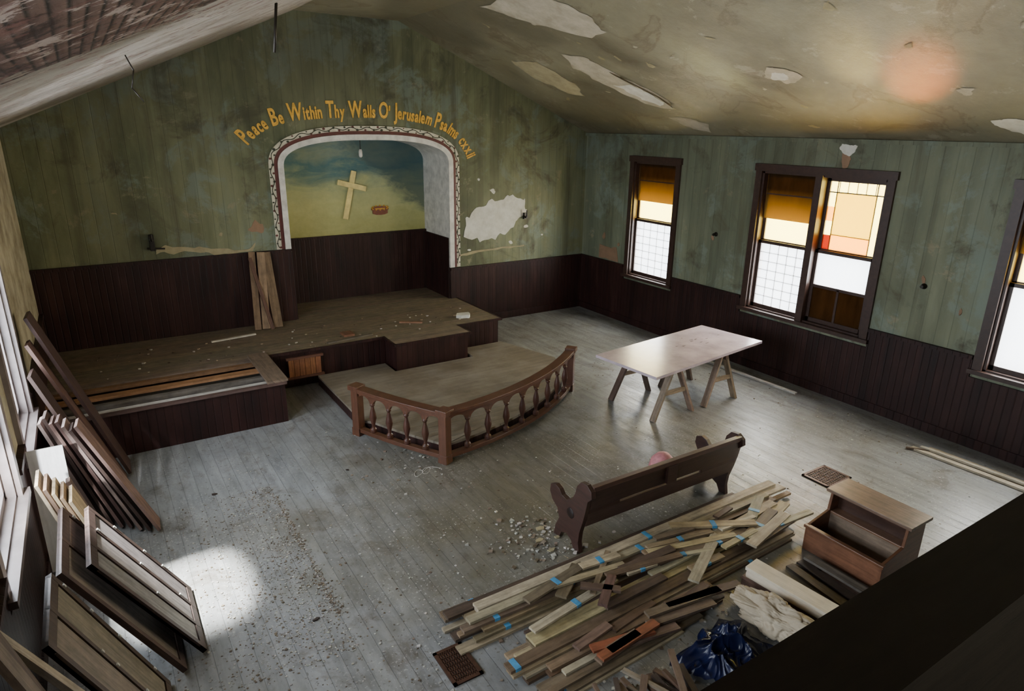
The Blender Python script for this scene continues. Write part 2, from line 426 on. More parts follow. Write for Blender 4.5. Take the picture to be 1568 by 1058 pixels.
b = B()
b.box(XL, NX0, YB - .025, YB, .53, 1.62, WAIN); b.box(XL, NX0, YB - .05, YB, 1.62, 1.665, WAIN)
b.box(NX1, XR, YB - .025, YB, 0, 1.04, WAIN); b.box(NX1, XR, YB - .05, YB, 1.04, 1.085, WAIN)
b.box(NX1, XR, YB - .045, YB, 0, .13, WAIN); b.obj('trim_wainscot_back')
def side_wain(name, x, sgn, holes, z=1.04):
    b = B(); y = YF
    for (a, c, z0, z1) in sorted(holes):
        a -= .11; c += .11
        for y0, y1, zz in ((y, a, z), (a, c, z0 - .1)):
            b.box(min(x, x + sgn * .025), max(x, x + sgn * .025), y0, y1, 0, zz, WAIN)
            if zz == z: b.box(min(x, x + sgn * .05), max(x, x + sgn * .05), y0, y1, z, z + .045, WAIN)
        y = c
    b.box(min(x, x + sgn * .025), max(x, x + sgn * .025), y, YB, 0, z, WAIN)
    b.box(min(x, x + sgn * .05), max(x, x + sgn * .05), y, YB, z, z + .045, WAIN)
    b.box(min(x, x + sgn * .04), max(x, x + sgn * .04), YF, YB, 0, .12, WAIN)
    b.obj(name)
side_wain('trim_wainscot_right', XR, -1, RW)
side_wain('trim_wainscot_left', XL, 1, LW)
b = B(); b.box(XR - .03, XR, YF, YB, EAVE - .05, EAVE, GREENR); b.obj('trim_cornice_right')

def window(name, x, sgn, y0, y1, z0, z1, lights, frame=None):
    b = B(); FR = frame or DARKW
    def bx(xa, xb, *r, mat=None):
        X = sorted((x + sgn * xa, x + sgn * xb)); b.box(X[0], X[1], *r, mat or FR)
    cw = .10
    bx(0, .035, y0 - cw, y0, z0 - .06, z1 + cw); bx(0, .035, y1, y1 + cw, z0 - .06, z1 + cw)
    bx(0, .045, y0 - cw - .02, y1 + cw + .02, z1, z1 + cw); bx(0, .07, y0 - cw - .03, y1 + cw + .03, z0 - .05, z0)
    bx(-.2, .0, y0, y0 + .03, z0, z1); bx(-.2, .0, y1 - .03, y1, z0, z1); bx(-.2, 0, y0, y1, z0 - .01, z0 + .02); bx(-.2, 0, y0, y1, z1 - .03, z1)
    n = len(lights); w = (y1 - y0 - .06) / n; yy = y0 + .03
    for i, spec in enumerate(lights):
        a, c = yy + i * w, yy + (i + 1) * w
        if i: bx(-.19, .04, a - .05, a + .05, z0, z1); a += .05
        if i < n - 1: c -= .05
        zm = (z0 + z1) / 2
        for (s0, s1, dx, kind) in ((z0 + .02, zm + .02, -.06, spec[0]), (zm - .02, z1 - .03, -.10, spec[1])):
            st = .045
            bx(dx - .035, dx, a, a + st, s0, s1); bx(dx - .035, dx, c - st, c, s0, s1); bx(dx - .035, dx, a, c, s0, s0 + .055); bx(dx - .035, dx, a, c, s1 - .045, s1)
            ga, gc, g0, g1 = a + st, c - st, s0 + .055, s1 - .045
            if kind == 'grid':
                bx(dx - .022, dx - .016, ga, gc, g0, g1, mat=CLEAR)
                for k in range(1, 5): bx(dx - .03, dx - .02, ga + (gc - ga) * k / 5 - .004, ga + (gc - ga) * k / 5 + .004, g0, g1)
                for k in range(1, 7): bx(dx - .03, dx - .02, ga, gc, g0 + (g1 - g0) * k / 7 - .004, g0 + (g1 - g0) * k / 7 + .004)
            elif kind == 'clear':
                bx(dx - .022, dx - .016, ga, gc, g0, g1, mat=CLEAR)
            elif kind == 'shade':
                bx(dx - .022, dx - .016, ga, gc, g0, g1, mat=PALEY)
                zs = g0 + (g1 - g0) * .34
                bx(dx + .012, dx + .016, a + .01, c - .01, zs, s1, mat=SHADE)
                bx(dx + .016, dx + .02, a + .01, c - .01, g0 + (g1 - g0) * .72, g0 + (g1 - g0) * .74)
            elif kind == 'stain':
                e = .10
                bx(dx - .022, dx - .016, ga + e, gc - e, g0 + .2, g1 - .14, mat=YGLASS)
                bx(dx - .022, dx - .016, ga + e, gc - e, g0, g0 + .2, mat=AMBER)
                for k in range(4):
                    h = (g1 - .14 - g0) / 4
                    bx(dx - .022, dx - .016, gc - e, gc, g0 + k * h, g0 + (k + 1) * h, mat=(RGLASS, PALEY, AMBER, PALEY)[k])
                bx(dx - .022, dx - .016, ga, ga + e, g0, g1 - .14, mat=PALEY)
                bx(dx - .022, dx - .016, ga, gc, g1 - .14, g1, mat=PALEY)
                for q in (ga + e, gc - e): bx(dx - .028, dx - .012, q - .005, q + .005, g0, g1)
                bx(dx - .028, dx - .012, ga, gc, g1 - .146, g1 - .134); bx(dx - .028, dx - .012, ga + e, gc - e, g0 + .196, g0 + .204)
                for k in range(1, 6): bx(dx - .028, dx - .012, ga + (gc - ga) * k / 6 - .003, ga + (gc - ga) * k / 6 + .003, g1 - .14, g1)
            elif kind == 'halfshut':
                zs = g0 + (g1 - g0) * .50
                bx(dx - .022, dx - .016, ga, gc, zs, g1, mat=CLEAR)
                bx(dx - .03, dx - .01, ga, gc, g0, zs, mat=SHUT)
                bx(dx - .03, dx, ga, gc, zs - .02, zs + .02); bx(dx - .03, dx, (ga + gc) / 2 - .015, (ga + gc) / 2 + .015, g0, zs)
    return b.obj(name)
window('window_1', XR, -1, *RW[0], [('grid', 'shade')])
window('window_2', XR, -1, *RW[1], [('halfshut', 'stain'), ('grid', 'shade')])
window('window_3', XR, -1, *RW[2], [('clear', 'shade')])
for i, h in enumerate(LW): window('window_%d' % (4 + i), XL, 1, *h, [('clear', 'clear')], SHEENW)

# ------------------------------------------------------------------ stage
STG = (.20, .155, .105)
b = B()
def deck(x0, x1, y0, y1, z1, w=.13, t=.03, tint=STG):
    y = y0
    while y < y1 - 1e-4:
        e = min(y + w, y1); b.box(x0, x1, y, e - .002, z1 - t, z1, WOOD, jit(tint, .08)); y = e
SZ = .53
b.box(XL, 1.70, 8.75, YB, 0, SZ - .03, WAIN); b.box(1.70, 5.40, 8.87, YB, 0, SZ - .03, WAIN)
b.box(3.44, 4.60, 8.45, 8.87, 0, SZ - .03, WAIN)
b.box(NX0, NX1, YB, NY, .3, SZ - .03, WAIN)
b.box(XL, 1.70, 7.77, 7.82, 0, SZ - .03, WAIN); b.box(1.65, 1.70, 7.82, 8.75, 0, SZ - .03, WAIN)
b.box(XL, 1.65, 7.82, 8.75, 0, .34, WOOD, (.08, .07, .055))
deck(XL, 1.72, 8.72, YB - .03, SZ); deck(1.72, 5.42, 8.85, YB - .03, SZ); deck(3.42, 4.62, 8.42, 8.85, SZ); deck(NX0, NX1, YB - .03, NY - .03, SZ)
for (x0, x1, y0, y1) in ((1.72, 3.42, 8.82, 8.85), (3.40, 4.64, 8.39, 8.42), (4.62, 5.45, 8.82, 8.85), (5.42, 5.45, 8.82, YB - .03), (3.39, 3.42, 8.39, 8.85), (4.62, 4.65, 8.42, 8.85)):
    b.box(x0, x1, y0, y1, SZ - .035, SZ + .002, WAIN)
b.box(XL, 1.72, 7.74, 7.80, SZ - .03, SZ, WOOD, (.10, .06, .05)); b.box(XL, 1.66, 7.80, 7.93, SZ - .05, SZ - .02, WOOD, (.52, .49, .44))
b.box(XL, 1.66, 8.10, 8.16, SZ - .16, SZ - .02, WOOD, (.14, .12, .10))
b.box(XL, 1.66, 8.28, 8.40, SZ - .03, SZ, WOOD, (.33, .17, .08)); b.box(XL, 1.62, 8.58, 8.66, SZ - .04, SZ, WOOD, (.22, .12, .06))
b.box(1.50, 1.74, 7.76, 8.9, SZ, SZ + .03, WOOD, (.18, .13, .09))
b.obj('floor_stage')
b = B()
for i in range(6): b.box(2.0 + i * .075, 2.07 + i * .075, 8.80, 8.83, .17, .42, WOOD, jit((.24, .10, .04), .2))
b.box(1.97, 2.48, 8.78, 8.82, .42, .45, WOOD, (.12, .05, .03)); b.box(1.97, 2.48, 8.78, 8.82, .14, .17, WOOD, (.12, .05, .03))
b.obj('stage_vent_panel')

RA, RC, RE = Vector((2.32, 6.97)), Vector((2.88, 5.82)), Vector((5.32, 6.80))
def bez(a, c, e, t): return a * (1 - t) ** 2 + c * 2 * t * (1 - t) + e * t * t
ctl = (RC + RE) / 2 + Vector((.373, -.928)) * .42
ctl1 = (RA + RC) / 2 + Vector((-.9, -.43)) * .06
arcR = [bez(RC, ctl, RE, i / 40) for i in range(41)]
arcL = [bez(RA, ctl1, RC, i / 20) for i in range(21)]
m, nt, out = newmat('platform_floorboards')
g, wn, sx = groove(nt, .11, .025, 'y')
n2 = noise_(nt, coords(nt, (.4, 3, 1)), 5, 6, .65)
c = mixc(nt, .6, ramp(nt, noise_(nt, coords(nt), 1.2, 6, .7), [(.3, (.29, .26, .215)), (.6, (.17, .14, .10))]), ramp(nt, n2, [(.3, .65), (.7, 1.2)]), 'MULTIPLY')
c = mixc(nt, .6, c, ramp(nt, g, [(0, .3), (1, 1.0)]), 'MULTIPLY')
finish(nt, out, c, .5, g, .3, .005)
PLAT = m
b = B()
inner = [Vector((2.38, 8.77)), Vector((2.38, 7.03))] + [p + Vector((.12, .07)) for p in arcL[2:-1]] + [RC + Vector((.07, .13))] + [p + Vector((-.03, .12)) for p in arcR[2:-1]] + [Vector((5.27, 6.93)), Vector((5.72, 7.7)), Vector((5.42, 8.80)), Vector((4.66, 8.80)), Vector((4.66, 8.38)), Vector((3.38, 8.38)), Vector((3.38, 8.77))]
b.prism([(p.x, p.y) for p in inner], 'z', 0, .11, WAIN)
b.prism([(p.x, p.y) for p in inner], 'z', .11, .14, PLAT)
b.obj('floor_chancel_platform')

RB = (.095, .038, .020)
b = B()
def arclen(P):
    L = [0]
    for i in range(len(P) - 1): L.append(L[-1] + (P[i + 1] - P[i]).length)
    return L
def at(P, L, s):
    for i in range(len(P) - 1):
        if L[i + 1] >= s: return P[i].lerp(P[i + 1], (s - L[i]) / max(1e-6, L[i + 1] - L[i])), (P[i + 1] - P[i]).normalized()
    return P[-1], (P[-1] - P[-2]).normalized()
BAL = [(.024, 0), (.038, .01), (.038, .05), (.022, .065), (.018, .09), (.030, .14), (.042, .19), (.034, .25), (.019, .31), (.017, .33), (.030, .345), (.030, .36), (.020, .37), (.020, .40)]
def railing(P, bays):
    L = arclen(P); T = L[-1]
    for i in range(len(P) - 1):
        p, q = P[i], P[i + 1]; e = (q - p).normalized() * .004
        for w, z0, z1 in ((.13, .575, .612), (.085, .545, .575), (.07, .05, .10)):
            b.board((p.x - e.x, p.y - e.y, (z0 + z1) / 2), (q.x + e.x, q.y + e.y, (z0 + z1) / 2), w, z1 - z0, VARN, RB)
    for i in range(bays + 1):
        p, t = at(P, L, T * i / bays)
        if 0 < i < bays: b.lathe((p.x, p.y, .095), BAL, VARN, jit((.07, .028, .017), .1), 12)
    for i in range(bays):
        s0, s1 = T * i / bays, T * (i + 1) / bays; n = 14
        for k in range(n):
            u0, u1 = k / n, (k + 1) / n
            def zz(u):
                h = abs(2 * u - 1) / .82
                return .445 if h >= 1 else .445 + .085 * (1 - h ** 2.2) ** .5
            a, ta = at(P, L, s0 + (s1 - s0) * u0); c, tc_ = at(P, L, s0 + (s1 - s0) * u1)
            na = Vector((-ta.y, ta.x)) * .018; nc = Vector((-tc_.y, tc_.x)) * .018
            for sg in (1, -1):
                b.face([(a.x + na.x * sg, a.y + na.y * sg, zz(u0)), (c.x + nc.x * sg, c.y + nc.y * sg, zz(u1)), (c.x + nc.x * sg, c.y + nc.y * sg, .56), (a.x + na.x * sg, a.y + na.y * sg, .56)], VARN, RB)
            b.face([(a.x + na.x, a.y + na.y, zz(u0)), (c.x + nc.x, c.y + nc.y, zz(u1)), (c.x - nc.x, c.y - nc.y, zz(u1)), (a.x - na.x, a.y - na.y, zz(u0))], VARN, RB)
railing(arcR, 9); railing(arcL, 5)
for p, d in ((RA, (RC - RA)), (RC, (RC - RA)), (RE, (RE - ctl))):
    d = Vector((d.x, d.y, 0)).normalized(); s = Vector((-d.y, d.x, 0))
    for w, z0, z1 in ((.10, 0, .6), (.115, 0, .10), (.145, .575, .632)):
        b.obox((p.x, p.y, (z0 + z1) / 2), Vector((0, 0, (z1 - z0) / 2)), d * w / 2, s * w / 2, VARN, RB)
b.obj('communion_rail', .003)

# ------------------------------------------------------------------ wall art
b = B()
b.board(Vector((3.79, 11.365, 1.93)), Vector((3.99, 11.365, 2.74)), .09, .03, YELL, side=(1, 0, -.25))
b.board(Vector((3.69, 11.36, 2.56)), Vector((4.19, 11.36, 2.43)), .09, .035, YELL, side=(.25, 0, 1))
b.obj('wall_cross', .004)
b = B()
pts = [(4.44 + .165 * math.cos(i * math.tau / 24), 2.07 + .05 * math.sin(i * math.tau / 24)) for i in range(24)]
b.prism(pts, 'y', 11.375, 11.398, CROWN)
b.prism([(4.30, 2.06), (4.30, 1.99), (4.36, 1.97), (4.44, 1.965), (4.52, 1.97), (4.58, 1.99), (4.58, 2.06)], 'y', 11.37, 11.39, CROWN)
for k in range(12):
    a = k * math.tau / 12; r = .018
    b.lathe((4.44 + .15 * math.cos(a), 11.375, 2.07 + .04 * math.sin(a) + .02), [(r * .3, -.012), (r, 0), (r * .3, .012)], GOLD, seg=6, axis=Vector((0, -1, 0)))
b.prism([(4.36, 2.065), (4.52, 2.065), (4.54, 2.085), (4.34, 2.085)], 'y', 11.368, 11.376, GOLD)
b.obj('wall_painted_crown')
b = B()
b.cyl((4.0, 11.0, 3.10), (4.0, 11.0, 3.27), .006, METAL); b.lathe((4.0, 11.0, 2.98), [(.015, 0), (.03, .02), (.03, .09), (.02, .13)], WHITE); b.obj('hanging_lamp')

def lettering():
    b = B(); txt = "Peace Be Within Thy Walls O' Jerusalem Psalms cxxii"
    ctrl = [(2.10, 3.20), (2.24, 3.34), (2.45, 3.46), (2.8, 3.55), (3.3, 3.595), (3.95, 3.61), (4.5, 3.59), (4.95, 3.52), (5.28, 3.41), (5.52, 3.24), (5.66, 3.05), (5.70, 2.95)]
    P = [Vector(p) for p in ctrl]; L = arclen(P); T = L[-1]
    items = []
    for ch in txt:
        if ch == ' ': items.append((None, .07, 1)); continue
        cu = D.curves.new('t', 'FONT'); cu.body = ch; cu.size = .34 if ch.isupper() else .255; cu.extrude = .006; cu.offset = .008; cu.resolution_u = 3
        o = D.objects.new('t', cu); SC.collection.objects.link(o); bpy.context.view_layer.update()
        me = D.meshes.new_from_object(o.evaluated_get(bpy.context.evaluated_depsgraph_get()))
        xs_ = [v.co.x for v in me.vertices]; w = max(xs_) - min(xs_) if xs_ else .1
        items.append((me, w, min(xs_) if xs_ else 0)); D.objects.remove(o)
    tot = sum(i[1] for i in items); gap = (T - tot) / len(items); s = 0; sc = 1.0
    if gap < .010: sc = (T - .010 * len(items)) / tot; gap = .010
    for me, w, x0 in items:
        w2 = w * sc
        if me:
            p, t = at(P, L, min(T, s + w2 / 2)); n = Vector((-t.y, t.x))
            vm = []
            for v in me.vertices:
                lx = (v.co.x - x0) * sc - w2 / 2; ly = v.co.y
                q = p + t * lx + n * ly
                vm.append(b.bm.verts.new((q.x, YB - .008 - v.co.z, q.y)))
            for f in me.polygons: b._f([vm[i] for i in f.vertices], GOLD)
        s += w2 + gap
    b.obj('wall_lettering')
lettering()

def rough_poly(pts, sub=5, amp=.04, seed=0):
    out = []
    n = len(pts)
    for i in range(n):
        a = Vector(pts[i]); c = Vector(pts[(i + 1) % n])
        for k in range(sub):
            p = a.lerp(c, k / sub); q = noise.noise(Vector((p.x * 4, p.y * 4, seed))) * amp; q2 = noise.noise(Vector((p.x * 9, p.y * 9, seed + 5))) * amp
            out.append((p.x + q + random.uniform(-.1, .1) * amp, p.y + q2 + random.uniform(-.1, .1) * amp))
    return out
def blob(cx, cy, rx, ry, n=9, seed=0, j=.35):
    rnd = random.Random(seed)
    return [(cx + rx * math.cos(i * math.tau / n) * (1 + rnd.uniform(-j, j)), cy + ry * math.sin(i * math.tau / n) * (1 + rnd.uniform(-j, j))) for i in range(n)]
b = B()
b.prism(rough_poly([(5.60, 1.64), (5.64, 1.94), (5.85, 2.10), (6.08, 2.2), (6.35, 2.24), (6.65, 2.32), (6.88, 2.18), (6.92, 1.98), (6.75, 1.86), (6.55, 1.66), (6.28, 1.56), (5.9, 1.52)], amp=.08), 'y', YB - .010, YB - .001, WHITEP)
b.prism(rough_poly([(5.5, 1.27), (5.9, 1.32), (6.4, 1.34), (6.9, 1.35), (6.9, 1.37), (6.3, 1.37), (5.8, 1.35), (5.5, 1.30)], amp=.02), 'y', YB - .008, YB - .001, TANP)
b.prism(rough_poly([(.72, 1.76), (1.0, 1.74), (1.35, 1.70), (1.5, 1.67), (2.0, 1.67), (2.05, 1.78), (1.95, 1.72), (1.45, 1.76), (1.3, 1.80), (.85, 1.84), (.72, 1.82)]), 'y', YB - .010, YB - .001, TANP)
b.prism(rough_poly(blob(2.10, 2.02, .10, .08, seed=3), amp=.05), 'y', YB - .008, YB - .001, PINKP)
for (x, z, s_) in ((6.2, 2.40, .05), (5.75, 1.38, .035), (6.95, 1.7, .04), (7.3, 1.5, .02), (1.6, 1.95, .03), (.3, 2.3, .03), (5.9, 2.6, .02), (6.6, 1.45, .04)):
    b.prism(rough_poly(blob(x, z, s_, s_ * .7, seed=int(x * 10)), amp=.05), 'y', YB - .006, YB - .001, TANP if x < 5 else WHITEP)
b.obj('wall_back_peeling')
b = B()
b.prism(rough_poly([(9.30, 1.10), (9.85, 1.10), (9.83, 1.36), (9.6, 1.33), (9.35, 1.38)], amp=.03), 'x', XR - .008, XR - .001, PINKP)
b.prism(rough_poly(blob(5.1, 3.27, .12, .08, seed=8), amp=.06), 'x', XR - .008, XR - .001, WHITEP)
b.prism(rough_poly(blob(5.1, 3.18, .07, .10, seed=18), amp=.05), 'x', XR - .007, XR - .001, PINKP)
for i in range(6):
    b.prism(rough_poly(blob(random.choice([random.uniform(6.6, 7.8), random.uniform(3.3, 4.3), random.uniform(9.2, 10.2)]), random.uniform(1.2, 1.9), random.uniform(.015, .04), random.uniform(.02, .06), seed=20 + i), amp=.04), 'x', XR - .006, XR - .001, random.choice([TANP, PINKP]))
b.obj('wall_right_peeling')
def ceil_patch(pts, mat, b, d=.006):
    Q = rough_poly(pts, 5, .09, 3)
    sl = (TOPZ - EAVE) / (XR - XB)
    b.face([(x, y, EAVE + (XR - x) * sl - d) for x, y in Q], mat)
b = B()
ceil_patch([(4.62, 8.1), (4.95, 7.85), (5.3, 7.45), (5.6, 7.0), (5.55, 6.7), (5.2, 6.6), (4.8, 6.8), (4.6, 7.1)], PEEL, b)
ceil_patch([(5.85, 9.25), (6.3, 9.35), (6.8, 9.1), (6.95, 8.85), (6.6, 8.6), (6.3, 8.6), (5.95, 8.7)], TANP, b)
ceil_patch([(5.85, 7.95), (6.1, 8.1), (6.5, 8.05), (6.9, 7.9), (7.35, 7.65), (7.4, 7.3), (7.0, 7.2), (6.6, 7.4), (6.2, 7.55), (5.9, 7.6)], PEEL, b)
ceil_patch([(6.7, 7.8), (7.0, 7.7), (7.3, 7.5), (7.25, 7.35), (6.95, 7.35), (6.7, 7.5)], WHITEP, b, .010)
ceil_patch([(7.7, 7.65), (8.1, 7.5), (8.2, 7.25), (7.95, 7.1), (7.7, 7.3)], PEEL, b)
ceil_patch(blob(6.71, 5.07, .14, .2, seed=2), PEEL, b); ceil_patch(blob(6.74, 5.07, .08, .12, seed=9), WHITEP, b, .009)
ceil_patch(blob(7.9, 3.1, .15, .2, seed=6), WHITEP, b); ceil_patch(blob(7.2, 3.35, .07, .05, seed=7), PEEL, b)
for i in range(34): ceil_patch(blob(random.uniform(4.8, 8.1), random.uniform(2.5, 9.8), random.uniform(.015, .06), random.uniform(.015, .06), seed=90 + i), random.choice([PEEL, TANP]), b, .005)
b.obj('ceiling_peeling')
b = B()
sl = (TOPZ - EAVE) / (XR - XB)
ps = [(6.35, 7.55), (6.7, 7.42), (7.0, 7.32), (7.3, 7.3)]
for i in range(3):
    (x0, y0), (x1, y1) = ps[i], ps[i + 1]
    z0 = EAVE + (XR - x0) * sl; z1 = EAVE + (XR - x1) * sl
    b.face([(x0, y0, z0 - .004), (x1, y1, z1 - .004), (x1 + .02, y1 - .06, z1 - .05), (x0 + .02, y0 - .06, z0 - .04)], PEEL)
b.obj('ceiling_plaster_flap')

b = B(); b.box(.66, .72, YB - .07, YB, 1.80, 2.02, METAL); b.cyl((.69, YB - .10, 1.93), (.69, YB, 1.93), .03, METAL); b.cyl((.62, YB - .06, 1.84), (.84, YB - .06, 1.82), .012, METAL); b.cyl((.69, YB - .1, 1.93), (.69, YB - .1, 2.04), .012, METAL); b.obj('gas_sconce', .003)
b = B(); b.box(6.86, 6.92, YB - .05, YB, 1.86, 1.98, METAL); b.cyl((6.89, YB - .1, 1.9), (6.89, YB, 1.9), .02, METAL); b.cyl((6.89, YB - .09, 1.9), (6.89, YB - .09, 2.03), .012, METAL); b.obj('gas_sconce.001', .003)
for i, (y, z) in enumerate(((7.05, 1.93), (3.85, 1.75))):
    b = B(); b.lathe((XR - .002, y, z), [(.035, 0), (.035, .01), (.015, .02), (.014, .05), (.022, .055), (.02, .065)], METAL, axis=Vector((-1, 0, 0))); b.obj('wall_gas_stub' + ('.001' if i else ''))

b = B()
for (x0, xt, w, c) in ((1.90, 1.97, .09, (.22, .14, .08)), (2.02, 2.10, .11, (.30, .20, .12)), (2.2, 2.17, .13, (.17, .11, .06))):
    b.board((x0, YB - .33, SZ + .012), (xt, YB - .085, 1.62 + random.uniform(-.02, .06)), w, .025, WOOD, c, side=(1, 0, 0))
b.board((2.10, YB - .40, SZ + .012), (1.93, YB - .12, 1.60), .05, .02, WOOD, (.12, .06, .04), side=(1, 0, 0))
b.obj('leaning_stage_planks')
b = B()
b.board((1.2, 9.80, SZ + .012), (1.82, 9.88, SZ + .012), .04, .02, WOOD, (.55, .5, .4)); b.board((3.9, 9.4, SZ + .012), (4.2, 9.2, SZ + .012), .05, .02, WOOD, (.3, .15, .08))
b.prism(rough_poly(blob(4.95, 9.2, .16, .10, seed=31), amp=.03), 'z', SZ + .002, SZ + .05, WHITEP)
b.box(2.9, 3.06, 9.1, 9.3, SZ + .001, SZ + .03, WOOD, (.2, .09, .05))
b.board((2.6, 8.93, SZ + .012), (3.3, 9.02, SZ + .012), .05, .02, WOOD, (.12, .1, .07))
for i in range(90):
    x, y = random.uniform(-.4, 5.2), random.uniform(8.9, 9.9); s = random.uniform(.006, .020)
    b.prism(blob(x, y, s, s, 5, i), 'z', SZ + .001, SZ + .004 + s * .4, PAINT, jit(random.choice([(.4, .36, .3), (.3, .22, .14), (.09, .06, .04)])))
b.obj('stage_scraps')

# ------------------------------------------------------------------ table on sawhorses
b = B()
TZ = .75
c = [Vector((5.19, 6.12)), Vector((5.29, 5.13)), Vector((7.54, 5.41)), Vector((7.40, 6.37))]
b.prism([(p.x, p.y) for p in c], 'z', TZ - .035, TZ, m_plain('lilac_grey_door_paint', (.50, .42, .47), .24, 0, .6, 3))
LG = (.30, .22, .14)
for k, (x0, x1, xm) in enumerate(((5.58, 6.27, 5.93), (6.50, 7.10, 6.80))):
    y0, y1 = 5.42, 6.22
    b.board((xm, y0 - .05, TZ - .08), (xm, y1 + .05, TZ - .08), .05, .09, WOOD, (.12, .07, .05))
    for yy, s in ((y0, -1), (y1, 1)):
        for xx in (x0, x1):
            b.board((xx, yy, 0), (xm + (.03 if xx > xm else -.03), yy + .03 * -s, TZ - .05), .085, .03, WOOD, jit((.30, .23, .16) if s < 0 else (.13, .09, .065), .15), side=(0, 1, 0))
        b.board((xm - .17, yy - .01, .35), (xm + .17, yy - .01, .35), .06, .02, WOOD, LG, side=(0, 0, 1))
    b.board((xm - .04, y0 + .03, TZ - .06), (xm + .04, y0 + .03, TZ - .06), .03, .04, PAINT, (.03, .22, .16))
for i in range(12):
    x, y = random.gauss(6.7, .2), random.gauss(5.9, .08); s = random.uniform(.008, .022)
    b.prism(blob(x, y, s * 2, s * .6, 6, i), 'z', TZ + .0005, TZ + .002, PAINT, (.16, .12, .13))
b.obj('door_table_on_sawhorses')

# ------------------------------------------------------------------ pew
b = B(); PW = (.045, .021, .016)
endp = [(3.76, 0), (3.84, 0), (3.88, .07), (3.95, .10), (4.02, .07), (4.05, 0), (4.13, 0), (4.11, .10), (4.06, .20), (4.09, .28), (4.17, .33), (4.21, .40), (4.20, .47), (4.13, .50), (4.07, .48), (4.03, .44), (3.96, .43), (3.89, .47), (3.85, .55), (3.83, .63), (3.78, .69), (3.70, .70), (3.64, .66), (3.63, .60), (3.68, .55), (3.70, .45), (3.73, .33), (3.77, .20), (3.78, .10)]
for x in (3.12, 4.98):
    b.prism(endp, 'x', x, x + .045, VARN, PW)
    b.lathe((x - .004, 3.90, .33), [(.001, 0), (.05, 0), (.05, .052), (.001, .052)], VARN, (.012, .006, .005), axis=Vector((1, 0, 0)))
b.board((3.16, 3.685, .555), (4.99, 3.685, .555), .20, .022, VARN, PW, side=(0, -.18, 1))
b.board((3.16, 3.675, .665), (4.99, 3.675, .665), .05, .045, VARN, (.08, .04, .03))
b.board((3.16, 3.735, .345), (4.99, 3.735, .345), .15, .022, VARN, (.06, .032, .025), side=(0, -.18, 1))
b.board((3.16, 3.71, .44), (3.5, 3.71, .44), .06, .02, VARN, PW, side=(0, 0, 1)); b.board((4.5, 3.71, .44), (4.99, 3.71, .44), .06, .02, VARN, PW, side=(0, 0, 1))
b.board((3.16, 3.95, .285), (4.99, 3.95, .285), .38, .025, VARN, PW)
b.board((4.0, 3.655, .56), (4.12, 3.655, .56), .17, .03, VARN, PW, side=(0, 0, 1))
b.board((3.16, 4.06, .22), (4.99, 4.06, .22), .1, .02, VARN, PW, side=(0, 0, 1))
b.obj('church_pew', .003)
b = B(); b.lathe((4.27, 3.97, .30), [(.09, 0), (.12, .04), (.13, .12), (.11, .20), (.06, .255), (.01, .27)], m_plain('pink_cloth', (.55, .22, .24), .6), seg=20); b.obj('pink_hat')

# ------------------------------------------------------------------ cabinet
b = B(); CW = (.17, .075, .038)
X0, X1, XM, Y0, Y1 = 4.86, 5.44, 5.17, 2.12, 2.80
b.box(X0, X1, Y0, Y1, 0, .02, VARN, (.20, .15, .11))
for y in (Y0, Y1 - .025):
    b.prism([(X0, 0), (X1, 0), (X1, .47), (XM, .47), (XM - .02, .30), (X0, .24)], 'y', y, y + .025, VARN, CW)
b.box(X0, X0 + .022, Y0, Y1, 0, .22, VARN, (.22, .10, .055)); b.box(XM, XM + .022, Y0 + .025, Y1 - .025, .02, .28, VARN, (.24, .18, .13))
b.box(X1 - .025, X1, Y0, Y1, 0, .47, VARN, CW)
b.box(XM - .03, X1 + .03, Y0 - .03, Y1 + .03, .47, .50, VARN, (.20, .13, .09))
b.box(X0 - .012, X0 + .03, Y0 - .012, Y1 + .012, .215, .242, VARN, CW)
b.box(XM + .10, XM + .12, Y0 + .025, Y1 - .025, .28, .47, VARN, (.06, .03, .02)); b.box(XM - .005, XM + .12, Y0 + .025, Y1 - .025, .27, .29, VARN, (.22, .12, .07))
b.obj('open_wooden_cabinet', .004)

# ------------------------------------------------------------------ lumber pile
b = B()
TN = [(.44, .36, .22), (.36, .29, .17), (.24, .18, .11), (.12, .08, .05), (.42, .36, .25), (.08, .055, .04), (.28, .23, .15), (.33, .29, .20), (.15, .11, .07)]
def lay(x0, y0, x1, y1, z, w, t=.022, c=None, tape=None):
    cc = jit(c or random.choice(TN), .12)
    b.board((x0, y0, z), (x1, y1, z), w, t, WOOD, cc)
    d = Vector((x1 - x0, y1 - y0, 0)).normalized()
    for tt in (tape or []):
        p = Vector((x0, y0, z)).lerp(Vector((x1, y1, z)), tt)
        b.board(p - d * .022, p + d * .022, w + .006, t + .006, TAPE)
z = .012
for lv in range(5):
    y = 3.26 + lv * .035
    while y < 3.62 - lv * .02:
        w = random.choice([.05, .07, .09, .11]); s = random.uniform(-.08, .12); e = random.uniform(-.5, .12)
        lay(1.76 + s + lv * .03, y + w / 2, 5.42 + e, y + w / 2 - random.uniform(-.03, .06), z, w, .022, None, [random.choice([.08, .1, .5, .82])] if random.random() < .5 else None)
        y += w + random.uniform(.01, .05)
    z += .024
for lv in range(4):
    y = 2.86 + lv * .025
    while y < 3.24 - lv * .025:
        w = random.choice([.05, .07, .09, .12]); s = random.uniform(0, .5) + (.15 if y > 3 else 0); e = random.uniform(-.5, .1)
        lay(1.78 + s, y + w / 2 - .05, 5.20 + e, y + w / 2 + random.uniform(.0, .05), .012 + .024 * lv, w, .022, None, [random.choice([.02, .5, .8])] if random.random() < .4 else None)
        y += w + random.uniform(.02, .08)
